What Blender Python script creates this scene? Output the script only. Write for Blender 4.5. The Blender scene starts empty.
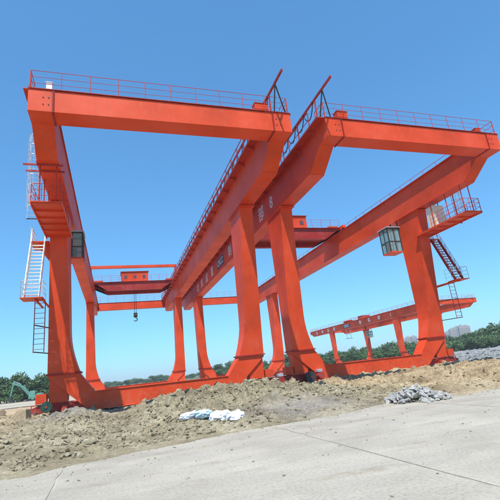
import bpy, bmesh, math, random
import numpy as np
from mathutils import Matrix, Vector

random.seed(7)
scene = bpy.context.scene
COL = scene.collection
R = math.radians

# ------------------------------------------------------------------ camera
YAW, PITCH, ROLL, FPX = 0.334, 0.282, 0.11, 411.744
CAM = Vector((4.113, -20.458, 1.7))
fw = Vector((math.sin(YAW) * math.cos(PITCH), math.cos(YAW) * math.cos(PITCH), math.sin(PITCH)))
rt = Vector((math.cos(YAW), -math.sin(YAW), 0))
up = rt.cross(fw)
r2 = rt * math.cos(ROLL) - up * math.sin(ROLL)
u2 = rt * math.sin(ROLL) + up * math.cos(ROLL)
cd = bpy.data.cameras.new('camera')
cam = bpy.data.objects.new('camera', cd)
COL.objects.link(cam)
M = Matrix(((r2.x, u2.x, -fw.x, CAM.x), (r2.y, u2.y, -fw.y, CAM.y), (r2.z, u2.z, -fw.z, CAM.z), (0, 0, 0, 1)))
cam.matrix_world = M
cd.sensor_width = 36
cd.lens = FPX / 500 * 36
cd.clip_end = 20000
scene.camera = cam

# ------------------------------------------------------------------ sky, sun, exposure
TO_SUN = Vector((-0.205, -0.43, 1.0)).normalized()
SUN_EL = math.asin(TO_SUN.z)
SUN_ROT = math.atan2(TO_SUN.x, TO_SUN.y)
w = bpy.data.worlds.new('World')
scene.world = w
w.use_nodes = True
nt = w.node_tree
bg = nt.nodes['Background']
sky = nt.nodes.new('ShaderNodeTexSky')
sky.sky_type = 'NISHITA'
sky.sun_disc = False
sky.sun_elevation = SUN_EL
sky.sun_rotation = SUN_ROT % (2 * math.pi)
sky.air_density = 1.12
sky.dust_density = 0.35
sky.ozone_density = 8.0
hsv = nt.nodes.new('ShaderNodeHueSaturation')
hsv.inputs['Saturation'].default_value = 1.0
gam = nt.nodes.new('ShaderNodeGamma')                 # one even tone response for the whole sky
gam.inputs['Gamma'].default_value = 0.78
wb = nt.nodes.new('ShaderNodeMix')
wb.data_type = 'RGBA'
wb.blend_type = 'MULTIPLY'
wb.inputs[0].default_value = 1.0
wb.inputs[7].default_value = (0.64, 1.15, 1.40, 1)
nt.links.new(sky.outputs[0], gam.inputs['Color'])
nt.links.new(gam.outputs[0], wb.inputs[6])
nt.links.new(wb.outputs[2], hsv.inputs['Color'])
nt.links.new(hsv.outputs[0], bg.inputs[0])
bg.inputs[1].default_value = 0.15
sd = bpy.data.lights.new('sun', 'SUN')
sd.energy = 4.3
sd.angle = R(0.5)
sd.color = (1.0, 0.955, 0.89)
sun = bpy.data.objects.new('sun', sd)
COL.objects.link(sun)
sun.rotation_euler = TO_SUN.to_track_quat('Z', 'Y').to_euler()
vs = scene.view_settings
vs.view_transform = 'Standard'
vs.look = 'None'
vs.gamma = 1
vs.use_curve_mapping = False
vs.exposure = 0.5
scene.render.engine = 'CYCLES'
scene.cycles.max_bounces = 6
scene.cycles.volume_bounces = 0


# ------------------------------------------------------------------ materials
def new_mat(name, rough=0.6, metallic=0.0):
    m = bpy.data.materials.new(name)
    m.use_nodes = True
    b = m.node_tree.nodes['Principled BSDF']
    b.inputs['Roughness'].default_value = rough
    b.inputs['Metallic'].default_value = metallic
    return m, m.node_tree, b


def noise(t, scale, detail=4, rough=0.55, coord='Object', vec_scale=None):
    tc = t.nodes.new('ShaderNodeTexCoord')
    n = t.nodes.new('ShaderNodeTexNoise')
    n.inputs['Scale'].default_value = scale
    n.inputs['Detail'].default_value = detail
    n.inputs['Roughness'].default_value = rough
    if vec_scale:
        mp = t.nodes.new('ShaderNodeMapping')
        mp.inputs['Scale'].default_value = vec_scale
        t.links.new(tc.outputs[coord], mp.inputs[0])
        t.links.new(mp.outputs[0], n.inputs['Vector'])
    else:
        t.links.new(tc.outputs[coord], n.inputs['Vector'])
    return n


def ramp(t, src, stops):
    r = t.nodes.new('ShaderNodeValToRGB')
    el = r.color_ramp.elements
    while len(el) > 1:
        el.remove(el[-1])
    el[0].position = stops[0][0]
    el[0].color = (*stops[0][1], 1)
    for p, c in stops[1:]:
        e = el.new(p)
        e.color = (*c, 1)
    t.links.new(src, r.inputs[0])
    return r


def mixc(t, fac, a, b, mode='MIX'):
    m = t.nodes.new('ShaderNodeMix')
    m.data_type = 'RGBA'
    m.blend_type = mode
    for sock, v in ((m.inputs[0], fac), (m.inputs[6], a), (m.inputs[7], b)):
        if hasattr(v, 'is_output'):
            t.links.new(v, sock)
        elif isinstance(v, (int, float)):
            sock.default_value = v
        else:
            sock.default_value = (*v, 1)
    return m.outputs[2]


def bump(t, b, src, strength, dist):
    bp = t.nodes.new('ShaderNodeBump')
    bp.inputs['Strength'].default_value = strength
    bp.inputs['Distance'].default_value = dist
    t.links.new(src, bp.inputs['Height'])
    t.links.new(bp.outputs[0], b.inputs['Normal'])


def paint(name, col, rough=0.42, dust=0.35, streak=0.3):
    """site-weathered gloss paint: faded blotches, thin vertical run marks and dust"""
    m, t, b = new_mat(name, rough)
    n1 = noise(t, 0.35, 5)
    fade = tuple(min(1, c * 1.10 + 0.02) for c in col)
    dark = tuple(c * 0.76 for c in col)
    r1 = ramp(t, n1.outputs[0], [(0.3, dark), (0.5, col), (0.72, fade)])
    n2 = noise(t, 1.0, 3, 0.6, vec_scale=(5.0, 5.0, 0.25))
    s = ramp(t, n2.outputs[0], [(0.56, (0, 0, 0)), (0.74, (1, 1, 1))])
    sm = t.nodes.new('ShaderNodeMath')
    sm.operation = 'MULTIPLY'
    sm.inputs[1].default_value = streak
    t.links.new(s.outputs[0], sm.inputs[0])
    c2 = mixc(t, sm.outputs[0], r1.outputs[0], (col[0] * 0.55, col[1] * 0.6 + 0.01, col[2] * 0.6 + 0.01))
    n3 = noise(t, 2.6, 6, 0.65)
    d = ramp(t, n3.outputs[0], [(0.52, (0, 0, 0)), (0.80, (1, 1, 1))])
    dm = t.nodes.new('ShaderNodeMath')
    dm.operation = 'MULTIPLY'
    dm.inputs[1].default_value = dust
    t.links.new(d.outputs[0], dm.inputs[0])
    c3 = mixc(t, dm.outputs[0], c2, (0.40, 0.30, 0.22))
    tcz = t.nodes.new('ShaderNodeNewGeometry')
    sz = t.nodes.new('ShaderNodeSeparateXYZ')
    t.links.new(tcz.outputs['Position'], sz.inputs[0])
    mz = t.nodes.new('ShaderNodeMapRange')
    mz.inputs[1].default_value = 0.2
    mz.inputs[2].default_value = 3.2
    mz.inputs[3].default_value = 0.30
    mz.inputs[4].default_value = 0.0
    t.links.new(sz.outputs[2], mz.inputs[0])
    n5 = noise(t, 3.5, 7, 0.75)
    aa = t.nodes.new('ShaderNodeMath')
    aa.operation = 'ADD'
    t.links.new(n5.outputs[0], aa.inputs[0])
    t.links.new(mz.outputs[0], aa.inputs[1])
    sp_ = ramp(t, aa.outputs[0], [(0.70, (0, 0, 0)), (0.92, (0.28, 0.28, 0.28))])
    c3 = mixc(t, sp_.outputs[0], c3, (0.36, 0.28, 0.18))
    t.links.new(c3, b.inputs['Base Color'])
    rr = t.nodes.new('ShaderNodeMapRange')
    rr.inputs[3].default_value = rough - 0.08
    rr.inputs[4].default_value = rough + 0.22
    t.links.new(n3.outputs[0], rr.inputs[0])
    t.links.new(rr.outputs[0], b.inputs['Roughness'])
    b.inputs['Specular IOR Level'].default_value = 0.28
    n4 = noise(t, 1.1, 2)
    bump(t, b, n4.outputs[0], 0.25, 0.02)
    return m


def simple(name, col, rough=0.6, metallic=0.0, var=0.25, scale=4):
    m, t, b = new_mat(name, rough, metallic)
    n = noise(t, scale, 4)
    lo = tuple(c * (1 - var) for c in col)
    hi = tuple(min(1, c * (1 + var)) for c in col)
    t.links.new(ramp(t, n.outputs[0], [(0.3, lo), (0.7, hi)]).outputs[0], b.inputs['Base Color'])
    return m


MT = {}
MT['red'] = paint('red_crane_paint', (0.69, 0.062, 0.010), 0.45, 0.16, 0.30)
MT['red_pipe'] = paint('red_pipe_paint', (0.50, 0.04, 0.018), 0.5, 0.15, 0.1)
MT['maroon'] = paint('dark_red_machinery_paint', (0.34, 0.022, 0.016), 0.5, 0.3, 0.3)
MT['white'] = simple('white_paint', (0.80, 0.80, 0.78), 0.5, 0, 0.08)
MT['cream'] = simple('cream_cabinet_paint', (0.70, 0.66, 0.52), 0.5, 0, 0.06)
MT['galv'] = simple('galvanised_steel', (0.62, 0.63, 0.62), 0.42, 0.35, 0.15)
MT['black'] = simple('black_rubber_cable', (0.02, 0.02, 0.022), 0.6)
MT['dark'] = simple('dark_steel', (0.055, 0.05, 0.05), 0.55, 0.3)
MT['steel'] = simple('worn_rail_steel', (0.20, 0.14, 0.10), 0.5, 0.6)
MT['navy'] = simple('navy_sign_paint', (0.02, 0.03, 0.12), 0.5, 0, 0.1)
MT['green'] = simple('green_cable_drum', (0.015, 0.06, 0.04), 0.6, 0, 0.5)
MT['teal'] = simple('teal_machine_paint', (0.10, 0.27, 0.20), 0.5, 0, 0.3)
MT['grey_motor'] = simple('grey_motor_casing', (0.42, 0.44, 0.50), 0.5, 0.1)
MT['blue_motor'] = simple('blue_motor_casing', (0.05, 0.07, 0.24), 0.5, 0.1)
MT['sack'] = simple('white_woven_plastic', (0.78, 0.79, 0.82), 0.45, 0, 0.15, 8)
MT['sack_blue'] = simple('pale_blue_plastic', (0.50, 0.66, 0.75), 0.4, 0, 0.2, 8)


def glass_mat():
    m, t, b = new_mat('cabin_glass', 0.06)
    b.inputs['Base Color'].default_value = (0.55, 0.68, 0.66, 1)
    tp = t.nodes.new('ShaderNodeBsdfTransparent')
    tp.inputs[0].default_value = (0.75, 0.88, 0.86, 1)
    mx = t.nodes.new('ShaderNodeMixShader')
    mx.inputs[0].default_value = 0.22
    t.links.new(tp.outputs[0], mx.inputs[1])
    t.links.new(b.outputs[0], mx.inputs[2])
    t.links.new(mx.outputs[0], t.nodes['Material Output'].inputs['Surface'])
    return m


MT['glass'] = glass_mat()


def dirt_mat(name, stops, scale=0.5, stone=None, bstr=0.8):
    m, t, b = new_mat(name, 0.95)
    n1 = noise(t, scale, 8, 0.62)
    c = ramp(t, n1.outputs[0], stops).outputs[0]
    n2 = noise(t, scale * 14, 6, 0.7)
    v = ramp(t, n2.outputs[0], [(0.3, (0.62, 0.62, 0.62)), (0.7, (1.25, 1.25, 1.25))])
    c = mixc(t, 1.0, c, v.outputs[0], 'MULTIPLY')
    if stone:
        n3 = noise(t, scale * 5, 3, 0.5)
        f = ramp(t, n3.outputs[0], [(0.60, (0, 0, 0)), (0.68, (1, 1, 1))])
        c = mixc(t, f.outputs[0], c, stone)
    t.links.new(c, b.inputs['Base Color'])
    bump(t, b, n2.outputs[0], bstr, 0.05)
    return m


TANS = [(0.28, (0.15, 0.115, 0.065)), (0.48, (0.28, 0.235, 0.145)), (0.62, (0.38, 0.33, 0.22)), (0.8, (0.50, 0.45, 0.33))]
MT['dirt'] = dirt_mat('grey_tan_dug_earth', TANS, 0.55)
MT['clod'] = dirt_mat('broken_earth_clods', TANS, 1.1)
MT['dirt_block'] = dirt_mat('packed_tan_earth', [(0.3, (0.34, 0.25, 0.15)), (0.7, (0.50, 0.39, 0.25))], 0.8)


def terrain_mat():
    """earth whose own colour runs from grey-olive (west heap) to yellow-brown (east berm), grey dust heap near the wheels"""
    m, t, b = new_mat('dug_earth_heap', 0.95)
    n1 = noise(t, 0.5, 8, 0.62)
    a = ramp(t, n1.outputs[0], [(0.28, (0.14, 0.105, 0.055)), (0.46, (0.27, 0.225, 0.135)), (0.60, (0.37, 0.32, 0.205)), (0.8, (0.48, 0.43, 0.31))])
    y = ramp(t, n1.outputs[0], [(0.28, (0.17, 0.11, 0.055)), (0.48, (0.36, 0.27, 0.15)), (0.62, (0.46, 0.36, 0.215)), (0.8, (0.52, 0.44, 0.31))])
    g = ramp(t, n1.outputs[0], [(0.3, (0.20, 0.18, 0.145)), (0.7, (0.33, 0.30, 0.245))])
    tc = t.nodes.new('ShaderNodeTexCoord')
    at = t.nodes.new('ShaderNodeAttribute')
    at.attribute_name = 'soil'
    sep = t.nodes.new('ShaderNodeSeparateColor')
    t.links.new(at.outputs['Color'], sep.inputs[0])
    c = mixc(t, sep.outputs[0], a.outputs[0], y.outputs[0])
    c = mixc(t, sep.outputs[1], c, g.outputs[0])
    n2 = noise(t, 7.0, 6, 0.7)
    v = ramp(t, n2.outputs[0], [(0.3, (0.52, 0.50, 0.48)), (0.7, (1.28, 1.28, 1.28))])
    c = mixc(t, 1.0, c, v.outputs[0], 'MULTIPLY')
    t.links.new(c, b.inputs['Base Color'])
    n3 = noise(t, 16.0, 6, 0.7)
    bump(t, b, n3.outputs[0], 0.8, 0.05)
    return m


MT['terrain'] = terrain_mat()
MT['yard'] = dirt_mat('crushed_yard_stone', [(0.3, (0.17, 0.175, 0.17)), (0.5, (0.26, 0.265, 0.255)), (0.75, (0.37, 0.37, 0.355))], 2.0)
MT['rock'] = dirt_mat('broken_grey_concrete', [(0.3, (0.30, 0.285, 0.255)), (0.5, (0.43, 0.415, 0.38)), (0.75, (0.56, 0.55, 0.51))], 2.0, None, 0.5)


def road_mat():
    m, t, b = new_mat('dusty_concrete_road', 0.88)
    n1 = noise(t, 0.25, 6, 0.6)
    c = ramp(t, n1.outputs[0], [(0.3, (0.32, 0.285, 0.22)), (0.5, (0.405, 0.37, 0.295)), (0.7, (0.46, 0.425, 0.35))]).outputs[0]
    n2 = noise(t, 1.0, 5, 0.6, vec_scale=(0.45, 1.1, 1))
    tr = ramp(t, n2.outputs[0], [(0.42, (0.76, 0.76, 0.77)), (0.60, (1.06, 1.05, 1.04))])
    c = mixc(t, 0.4, c, tr.outputs[0], 'MULTIPLY')
    n3 = noise(t, 18, 6, 0.75)
    f = ramp(t, n3.outputs[0], [(0.32, (0.62, 0.60, 0.58)), (0.50, (1, 1, 1)), (0.72, (1.16, 1.16, 1.16))])
    c = mixc(t, 0.85, c, f.outputs[0], 'MULTIPLY')
    n5 = noise(t, 1.3, 7, 0.7)
    st = ramp(t, n5.outputs[0], [(0.60, (0, 0, 0)), (0.70, (1, 1, 1))])
    c = mixc(t, st.outputs[0], c, (0.33, 0.28, 0.20))
    tc = t.nodes.new('ShaderNodeTexCoord')
    nd = noise(t, 0.8, 5, 0.6)
    ad = t.nodes.new('ShaderNodeMix')
    ad.data_type = 'VECTOR'
    ad.inputs[0].default_value = 0.12
    t.links.new(tc.outputs['Object'], ad.inputs[4])
    sc_ = t.nodes.new('ShaderNodeVectorMath')
    sc_.operation = 'SCALE'
    sc_.inputs['Scale'].default_value = 6.0
    t.links.new(nd.outputs['Color'], sc_.inputs[0])
    t.links.new(sc_.outputs[0], ad.inputs[5])
    vo = t.nodes.new('ShaderNodeTexVoronoi')
    vo.feature = 'DISTANCE_TO_EDGE'
    vo.inputs['Scale'].default_value = 0.33
    t.links.new(ad.outputs[1], vo.inputs['Vector'])
    ck = ramp(t, vo.outputs['Distance'], [(0.0, (1, 1, 1)), (0.006, (0, 0, 0))])
    n6 = noise(t, 0.35, 2)
    cm = ramp(t, n6.outputs[0], [(0.50, (0, 0, 0)), (0.56, (1, 1, 1))])
    cf = mixc(t, 1.0, ck.outputs[0], cm.outputs[0], 'MULTIPLY')
    c = mixc(t, cf, c, (0.10, 0.085, 0.065))
    # muddy wheel tracks running along the road
    n7 = noise(t, 1.0, 6, 0.65, vec_scale=(0.16, 0.7, 1.0))
    n8 = noise(t, 3.0, 6, 0.7)
    tk = ramp(t, n7.outputs[0], [(0.54, (0, 0, 0)), (0.62, (1, 1, 1))])
    tm_ = ramp(t, n8.outputs[0], [(0.38, (0, 0, 0)), (0.62, (0.75, 0.75, 0.75))])
    tf = mixc(t, 1.0, tk.outputs[0], tm_.outputs[0], 'MULTIPLY')
    c = mixc(t, tf, c, (0.26, 0.215, 0.15))
    t.links.new(c, b.inputs['Base Color'])
    bump(t, b, n3.outputs[0], 0.5, 0.02)
    return m


MT['road'] = road_mat()


def ground_mat():
    m, t, b = new_mat('site_ground', 0.95)
    n1 = noise(t, 0.06, 8, 0.62)
    earth = ramp(t, n1.outputs[0], [(0.3, (0.26, 0.22, 0.15)), (0.5, (0.40, 0.35, 0.26)), (0.7, (0.50, 0.46, 0.37))])
    n2 = noise(t, 0.9, 8, 0.75)
    grey = ramp(t, n2.outputs[0], [(0.3, (0.22, 0.23, 0.225)), (0.5, (0.37, 0.385, 0.38)), (0.7, (0.50, 0.51, 0.50))])
    grass = ramp(t, n2.outputs[0], [(0.3, (0.05, 0.075, 0.02)), (0.7, (0.13, 0.15, 0.055))])
    tc = t.nodes.new('ShaderNodeTexCoord')
    sx = t.nodes.new('ShaderNodeSeparateXYZ')
    t.links.new(tc.outputs['Object'], sx.inputs[0])
    mr = t.nodes.new('ShaderNodeMapRange')          # crushed-stone yard east of the cranes
    mr.inputs[1].default_value = 30
    mr.inputs[2].default_value = 36
    t.links.new(sx.outputs[0], mr.inputs[0])
    c = mixc(t, mr.outputs[0], earth.outputs[0], grey.outputs[0])
    ln = t.nodes.new('ShaderNodeVectorMath')
    ln.operation = 'LENGTH'
    t.links.new(tc.outputs['Object'], ln.inputs[0])
    mg = t.nodes.new('ShaderNodeMapRange')          # fields beyond the site
    mg.inputs[1].default_value = 170
    mg.inputs[2].default_value = 230
    t.links.new(ln.outputs['Value'], mg.inputs[0])
    c = mixc(t, mg.outputs[0], c, grass.outputs[0])
    t.links.new(c, b.inputs['Base Color'])
    bump(t, b, n2.outputs[0], 0.7, 0.15)
    return m


MT['ground'] = ground_mat()


def leaf_mat(name, a, c):
    m, t, b = new_mat(name, 0.6)
    n = noise(t, 0.9, 3)
    oi = t.nodes.new('ShaderNodeObjectInfo')
    col = ramp(t, n.outputs[0], [(0.3, a), (0.7, c)]).outputs[0]
    hs = t.nodes.new('ShaderNodeHueSaturation')
    mr = t.nodes.new('ShaderNodeMapRange')
    mr.inputs[3].default_value = 0.7
    mr.inputs[4].default_value = 1.35
    t.links.new(oi.outputs['Random'], mr.inputs[0])
    t.links.new(mr.outputs[0], hs.inputs['Value'])
    t.links.new(col, hs.inputs['Color'])
    t.links.new(hs.outputs[0], b.inputs['Base Color'])
    return m


MT['leaf'] = leaf_mat('tree_leaves', (0.035, 0.075, 0.018), (0.085, 0.15, 0.035))
MT['bark'] = simple('tree_bark', (0.09, 0.065, 0.045), 0.9)
MT['tower_a'] = simple('beige_apartment_wall', (0.42, 0.34, 0.30), 0.8, 0, 0.08, 0.05)
MT['tower_b'] = simple('grey_apartment_wall', (0.36, 0.34, 0.34), 0.8, 0, 0.08, 0.05)
MT['win'] = simple('dark_window_glass', (0.06, 0.08, 0.10), 0.2)


# ------------------------------------------------------------------ mesh helpers
class MB:
    def __init__(s):
        s.v, s.f = [], []

    def add(s, vs, fs):
        o = len(s.v)
        s.v += [tuple(p) for p in vs]
        s.f += [tuple(i + o for i in f) for f in fs]
        return s

    def box(s, x0, x1, y0, y1, z0, z1):
        x0, x1 = min(x0, x1), max(x0, x1)
        y0, y1 = min(y0, y1), max(y0, y1)
        z0, z1 = min(z0, z1), max(z0, z1)
        return s.add([(x0, y0, z0), (x1, y0, z0), (x1, y1, z0), (x0, y1, z0), (x0, y0, z1), (x1, y0, z1), (x1, y1, z1), (x0, y1, z1)],
                     [(3, 2, 1, 0), (4, 5, 6, 7), (0, 1, 5, 4), (1, 2, 6, 5), (2, 3, 7, 6), (3, 0, 4, 7)])

    def prism(s, prof, axis, a, b):
        """prof: 2-D outline; axis 'x': (y,z) outline extruded along x; 'y': (x,z) outline along y"""
        n = len(prof)
        mk = (lambda p, t: (t, p[0], p[1])) if axis == 'x' else ((lambda p, t: (p[0], t, p[1])) if axis == 'y' else (lambda p, t: (p[0], p[1], t)))
        area = sum(prof[i][0] * prof[(i + 1) % n][1] - prof[(i + 1) % n][0] * prof[i][1] for i in range(n))
        if area < 0:
            prof = prof[::-1]
        vs = [mk(p, a) for p in prof] + [mk(p, b) for p in prof]
        fs = [tuple(range(n))[::-1], tuple(range(n, 2 * n))] + [(i, (i + 1) % n, n + (i + 1) % n, n + i) for i in range(n)]
        if axis == 'y':
            fs = [f[::-1] for f in fs]
        return s.add(vs, fs)

    def loft(s, rings):
        n = len(rings[0])
        vs = [p for r in rings for p in r]
        fs = [tuple(range(n))[::-1], tuple(range((len(rings) - 1) * n, len(rings) * n))]
        for k in range(len(rings) - 1):
            for i in range(n):
                j = (i + 1) % n
                fs.append((k * n + i, k * n + j, (k + 1) * n + j, (k + 1) * n + i))
        return s.add(vs, fs)

    def tube(s, p, q, r, n=8, r1=None):
        p, q = Vector(p), Vector(q)
        d = (q - p)
        if d.length < 1e-6:
            return s
        d.normalize()
        a = d.orthogonal().normalized()
        b = d.cross(a)
        r1 = r if r1 is None else r1
        A = [p + (a * math.cos(2 * math.pi * i / n) + b * math.sin(2 * math.pi * i / n)) * r for i in range(n)]
        B = [q + (a * math.cos(2 * math.pi * i / n) + b * math.sin(2 * math.pi * i / n)) * r1 for i in range(n)]
        return s.loft([A, B])

    def bar(s, p, q, wd, ht):
        """rectangular bar from p to q, wd across (horizontal), ht upright-ish"""
        p, q = Vector(p), Vector(q)
        d = (q - p).normalized()
        zz = Vector((0, 0, 1)) if abs(d.z) < 0.95 else Vector((0, 1, 0))
        a = d.cross(zz).normalized() * (wd / 2)
        b = a.cross(d).normalized() * (ht / 2)
        return s.loft([[p - a - b, p + a - b, p + a + b, p - a + b], [q - a - b, q + a - b, q + a + b, q - a + b]])

    def mesh(s, name):
        m = bpy.data.meshes.new(name)
        m.from_pydata(s.v, [], s.f)
        m.update()
        bm = bmesh.new()
        bm.from_mesh(m)
        bmesh.ops.recalc_face_normals(bm, faces=bm.faces)
        bm.to_mesh(m)
        bm.free()
        return m

    def build(s, name, mat, parent=None, bevel=0.0):
        m = s.mesh(name)
        m.materials.append(MT[mat] if isinstance(mat, str) else mat)
        o = bpy.data.objects.new(name, m)
        COL.objects.link(o)
        if parent:
            o.parent = parent
        if bevel:
            b = o.modifiers.new('bevel', 'BEVEL')
            b.width = bevel
            b.segments = 2
            b.limit_method = 'ANGLE'
        return o


def share(name, me, loc, parent, rot=None):
    o = bpy.data.objects.new(name, me)
    COL.objects.link(o)
    o.parent = parent
    o.location = loc
    if rot:
        o.rotation_euler = rot
    return o


def empty(name, loc, label, cat, group=None):
    o = bpy.data.objects.new(name, None)
    COL.objects.link(o)
    o.location = loc
    tag(o, label, cat, group)
    return o


def tag(o, label, cat, group=None):
    o['label'] = label
    o['category'] = cat
    if group:
        o['group'] = group
    return o


def structure(o):
    o['kind'] = 'structure'
    return o


# ------------------------------------------------------------------ value noise (numpy)
rng = np.random.default_rng(11)
LAT = rng.random((256, 256))


def vnoise(x, y):
    xi, yi = np.floor(x).astype(int), np.floor(y).astype(int)
    fx, fy = x - xi, y - yi
    fx, fy = fx * fx * (3 - 2 * fx), fy * fy * (3 - 2 * fy)
    g = lambda i, j: LAT[i % 256, j % 256]
    return (g(xi, yi) * (1 - fx) + g(xi + 1, yi) * fx) * (1 - fy) + (g(xi, yi + 1) * (1 - fx) + g(xi + 1, yi + 1) * fx) * fy


def fbm(x, y, o=5, s=1.0):
    v, a, t = 0, 1, 0
    for k in range(o):
        v = v + a * (vnoise(x * s + 17 * k, y * s - 9 * k) - 0.5)
        t += a
        a *= 0.55
        s *= 2.03
    return v / t * 2


def sstep(a, b, x):
    t = np.clip((x - a) / (b - a), 0, 1)
    return t * t * (3 - 2 * t)


def lumps(x, y, cell, prob, rmin, rmax, seed):
    """half-buried clods: rounded bumps on a jittered grid"""
    g = np.random.default_rng(seed)
    jx, jy, rr, pp, sk = (g.random((128, 128)) for _ in range(5))
    cx, cy = np.floor(x / cell).astype(int), np.floor(y / cell).astype(int)
    out = np.zeros_like(x)
    for i in (-1, 0, 1):
        for j in (-1, 0, 1):
            a, b = (cx + i) % 128, (cy + j) % 128
            px = (cx + i + 0.15 + 0.7 * jx[a, b]) * cell
            py = (cy + j + 0.15 + 0.7 * jy[a, b]) * cell
            r_ = rmin + (rmax - rmin) * rr[a, b] ** 2
            an = sk[a, b] * 6.283
            dx, dy = x - px, y - py
            u_, v_ = dx * np.cos(an) + dy * np.sin(an), (dy * np.cos(an) - dx * np.sin(an)) * 1.5
            d = (np.abs(u_) ** 3 + np.abs(v_) ** 3) ** (1 / 3)
            h = np.where(pp[a, b] < prob, np.sqrt(np.clip(r_ * r_ - d * d, 0, None)) + 0.2 * u_ * (d < r_), 0)
            out = np.maximum(out, h)
    return out


def heap(x, y):
    """height of the dug earth above the road level"""
    crest = np.interp(x, [-14, -6, -2, -0.5, 1.0, 2.4, 3.6, 4.7, 6.4, 8.7, 11.7, 13.5, 15, 17, 20, 25, 31, 40, 60],
                      [.42, .40, .36, .26, .20, .30, .10, .12, .46, .66, .82, .50, .14, .16, .24, .34, .30, .26, .2])
    front = np.interp(x, [-14, 1, 4, 7.0, 10, 14, 18, 24, 30, 60], [-11, -10, -9.2, -8.3, -7.5, -7.1, -7.4, -8.2, -9.5, -15])
    front = front + 1.0 * fbm(x, y * 0.3 + 40, 4, 0.45)
    rise = np.interp(x, [-14, 1, 4, 6, 8, 14, 60], [13, 12, 9, 8, 7.5, 6.5, 7])
    back = np.interp(x, [-14, 4, 8, 14, 17, 60], [15, 13, 9.8, 10.0, 9.0, 9.5])
    s = sstep(0, 1, (y - front) / rise) ** 0.75 * (1 - sstep(0, 1, (y - back) / 2.5))
    base = crest * s
    rough = 0.42 * fbm(x, y, 6, 0.8) + 0.22 * np.abs(fbm(x + 31, y, 5, 1.7)) - 0.05 + 0.06 * fbm(x, y - 7, 4, 5.0)
    wob = x + 0.12 * fbm(x, y, 3, 4.0)
    lump = lumps(wob, y, 0.62, 0.55, 0.06, 0.34, 1) + 0.9 * lumps(wob + 5, y, 0.27, 0.6, 0.03, 0.14, 2)
    am = np.clip(base * np.interp(x, [10, 16], [2.2, 4.5]), 0, 1)
    wet = np.exp(-(((x - 10.6) / 2.1) ** 2 + ((y + 5.6) / 1.5) ** 2))
    rough = rough * (1 - 0.75 * wet)
    lump = lump * (1 - 0.9 * wet) * (1 + 0.5 * fbm(x, y, 3, 0.5))
    d = base + am * rough + (0.20 * sstep(0.02, 0.12, s) + 0.80 * am) * lump * np.interp(x, [10, 17], [1.0, 0.72]) + 0.04 * sstep(0.0, 0.1, s)
    d += 0.35 * np.exp(-(((x - 1.9) / 1.1) ** 2 + ((y - 5.6) / 1.5) ** 2)) * (1 + 0.25 * fbm(x, y, 4, 2))
    d += 0.30 * np.exp(-(((x + 2.6) / 1.2) ** 2 + ((y - 6.5) / 1.2) ** 2))
    mask = s + np.exp(-(((x - 1.9) / 1.6) ** 2 + ((y - 5.6) / 1.9) ** 2))
    return np.where(mask > 0.015, d, -0.12)


def grid_mesh(name, x0, x1, y0, y1, step, fn):
    xs = np.arange(x0, x1 + 1e-6, step)
    ys = np.arange(y0, y1 + 1e-6, step)
    X, Y = np.meshgrid(xs, ys)
    Z = fn(X, Y)
    nx, ny = len(xs), len(ys)
    co = np.stack([X, Y, Z], -1).reshape(-1, 3)
    i = np.arange((ny - 1) * nx).reshape(ny - 1, nx)[:, :-1].ravel()
    q = np.stack([i, i + 1, i + nx + 1, i + nx], 1)
    keep = (co[q, 2] > -0.1).any(1)
    q = q[keep]
    me = bpy.data.meshes.new(name)
    me.from_pydata(co.tolist(), [], q.tolist())
    me.update()
    return me, co


# ------------------------------------------------------------------ setting
gm = MB()
gm.add([(-3000, -1500, -0.05), (4200, -1500, -0.05), (4200, 4200, -0.05), (-3000, 4200, -0.05)], [(0, 1, 2, 3)])
structure(gm.build('ground', 'ground'))

# concrete haul road in the foreground, cast in bays
xs = [-60, 3.0, 8.6, 14.2, 19.8, 25.4, 31, 36.6, 42.2, 70]
rd = MB()
road = structure(MB().box(-60, 70, -45, -2.0, -0.04, -0.012).build('road', 'road'))
rb = random.Random(3)
for k in range(-3, 8):
    out = []
    n = 60
    for sgn in (1, -1):
        off = 0.0
        for i in range(n + 1):
            off = 0.75 * off + rb.uniform(-0.012, 0.012)
            chip = rb.uniform(0.02, 0.06) if rb.random() < 0.08 else 0
            out.append((sgn * (2.79 + off - chip), sgn * (-14 + 28 * i / n)))
    b_ = MB().prism(out, 'z', -0.06, 0.0).build('road_bay', 'road', road)
    b_.location = (5.8 + 5.6 * k, -18.2, 0.0)
    b_.rotation_euler = (0, 0, 0)

me, co = grid_mesh('earth_heap', -14, 52, -16, 15, 0.07, heap)
me.materials.append(MT['terrain'])
ca = me.color_attributes.new('soil', 'FLOAT_COLOR', 'POINT')
soil = np.zeros((len(co), 4), np.float32)
soil[:, 3] = 1
nn = fbm(co[:, 0], co[:, 1], 5, 0.35)
soil[:, 0] = np.clip(sstep(11, 19, co[:, 0] + 3.5 * nn + 0.25 * co[:, 1]) + 0.8 * sstep(0.5, -2.5, co[:, 0] + 2 * nn), 0, 1)
g1 = np.exp(-(((co[:, 0] - 1.9) / 1.8) ** 2 + ((co[:, 1] - 5.4) / 2.2) ** 2) * 1.2)
g2 = np.exp(-(((co[:, 0] - 10.6) / 2.2) ** 2 + ((co[:, 1] + 5.7) / 1.6) ** 2))
soil[:, 1] = np.clip(np.maximum(g1, 0.9 * g2) * (1.1 + nn), 0, 1)
ca.data.foreach_set('color', soil.ravel())
eo = bpy.data.objects.new('earth_heap', me)
COL.objects.link(eo)
structure(eo)


def bank(x, y):
    e = np.exp(-((y - 27 - 3 * fbm(x, y * 0, 3, 0.1)) / 5.0) ** 2) * sstep(4, -3, x) * sstep(-34, -26, x)
    return np.where(e > 0.03, e * (0.55 + 0.5 * fbm(x, y, 5, 0.25) + 0.1 * fbm(x, y, 4, 1.5)) - 0.04, -0.12)


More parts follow.
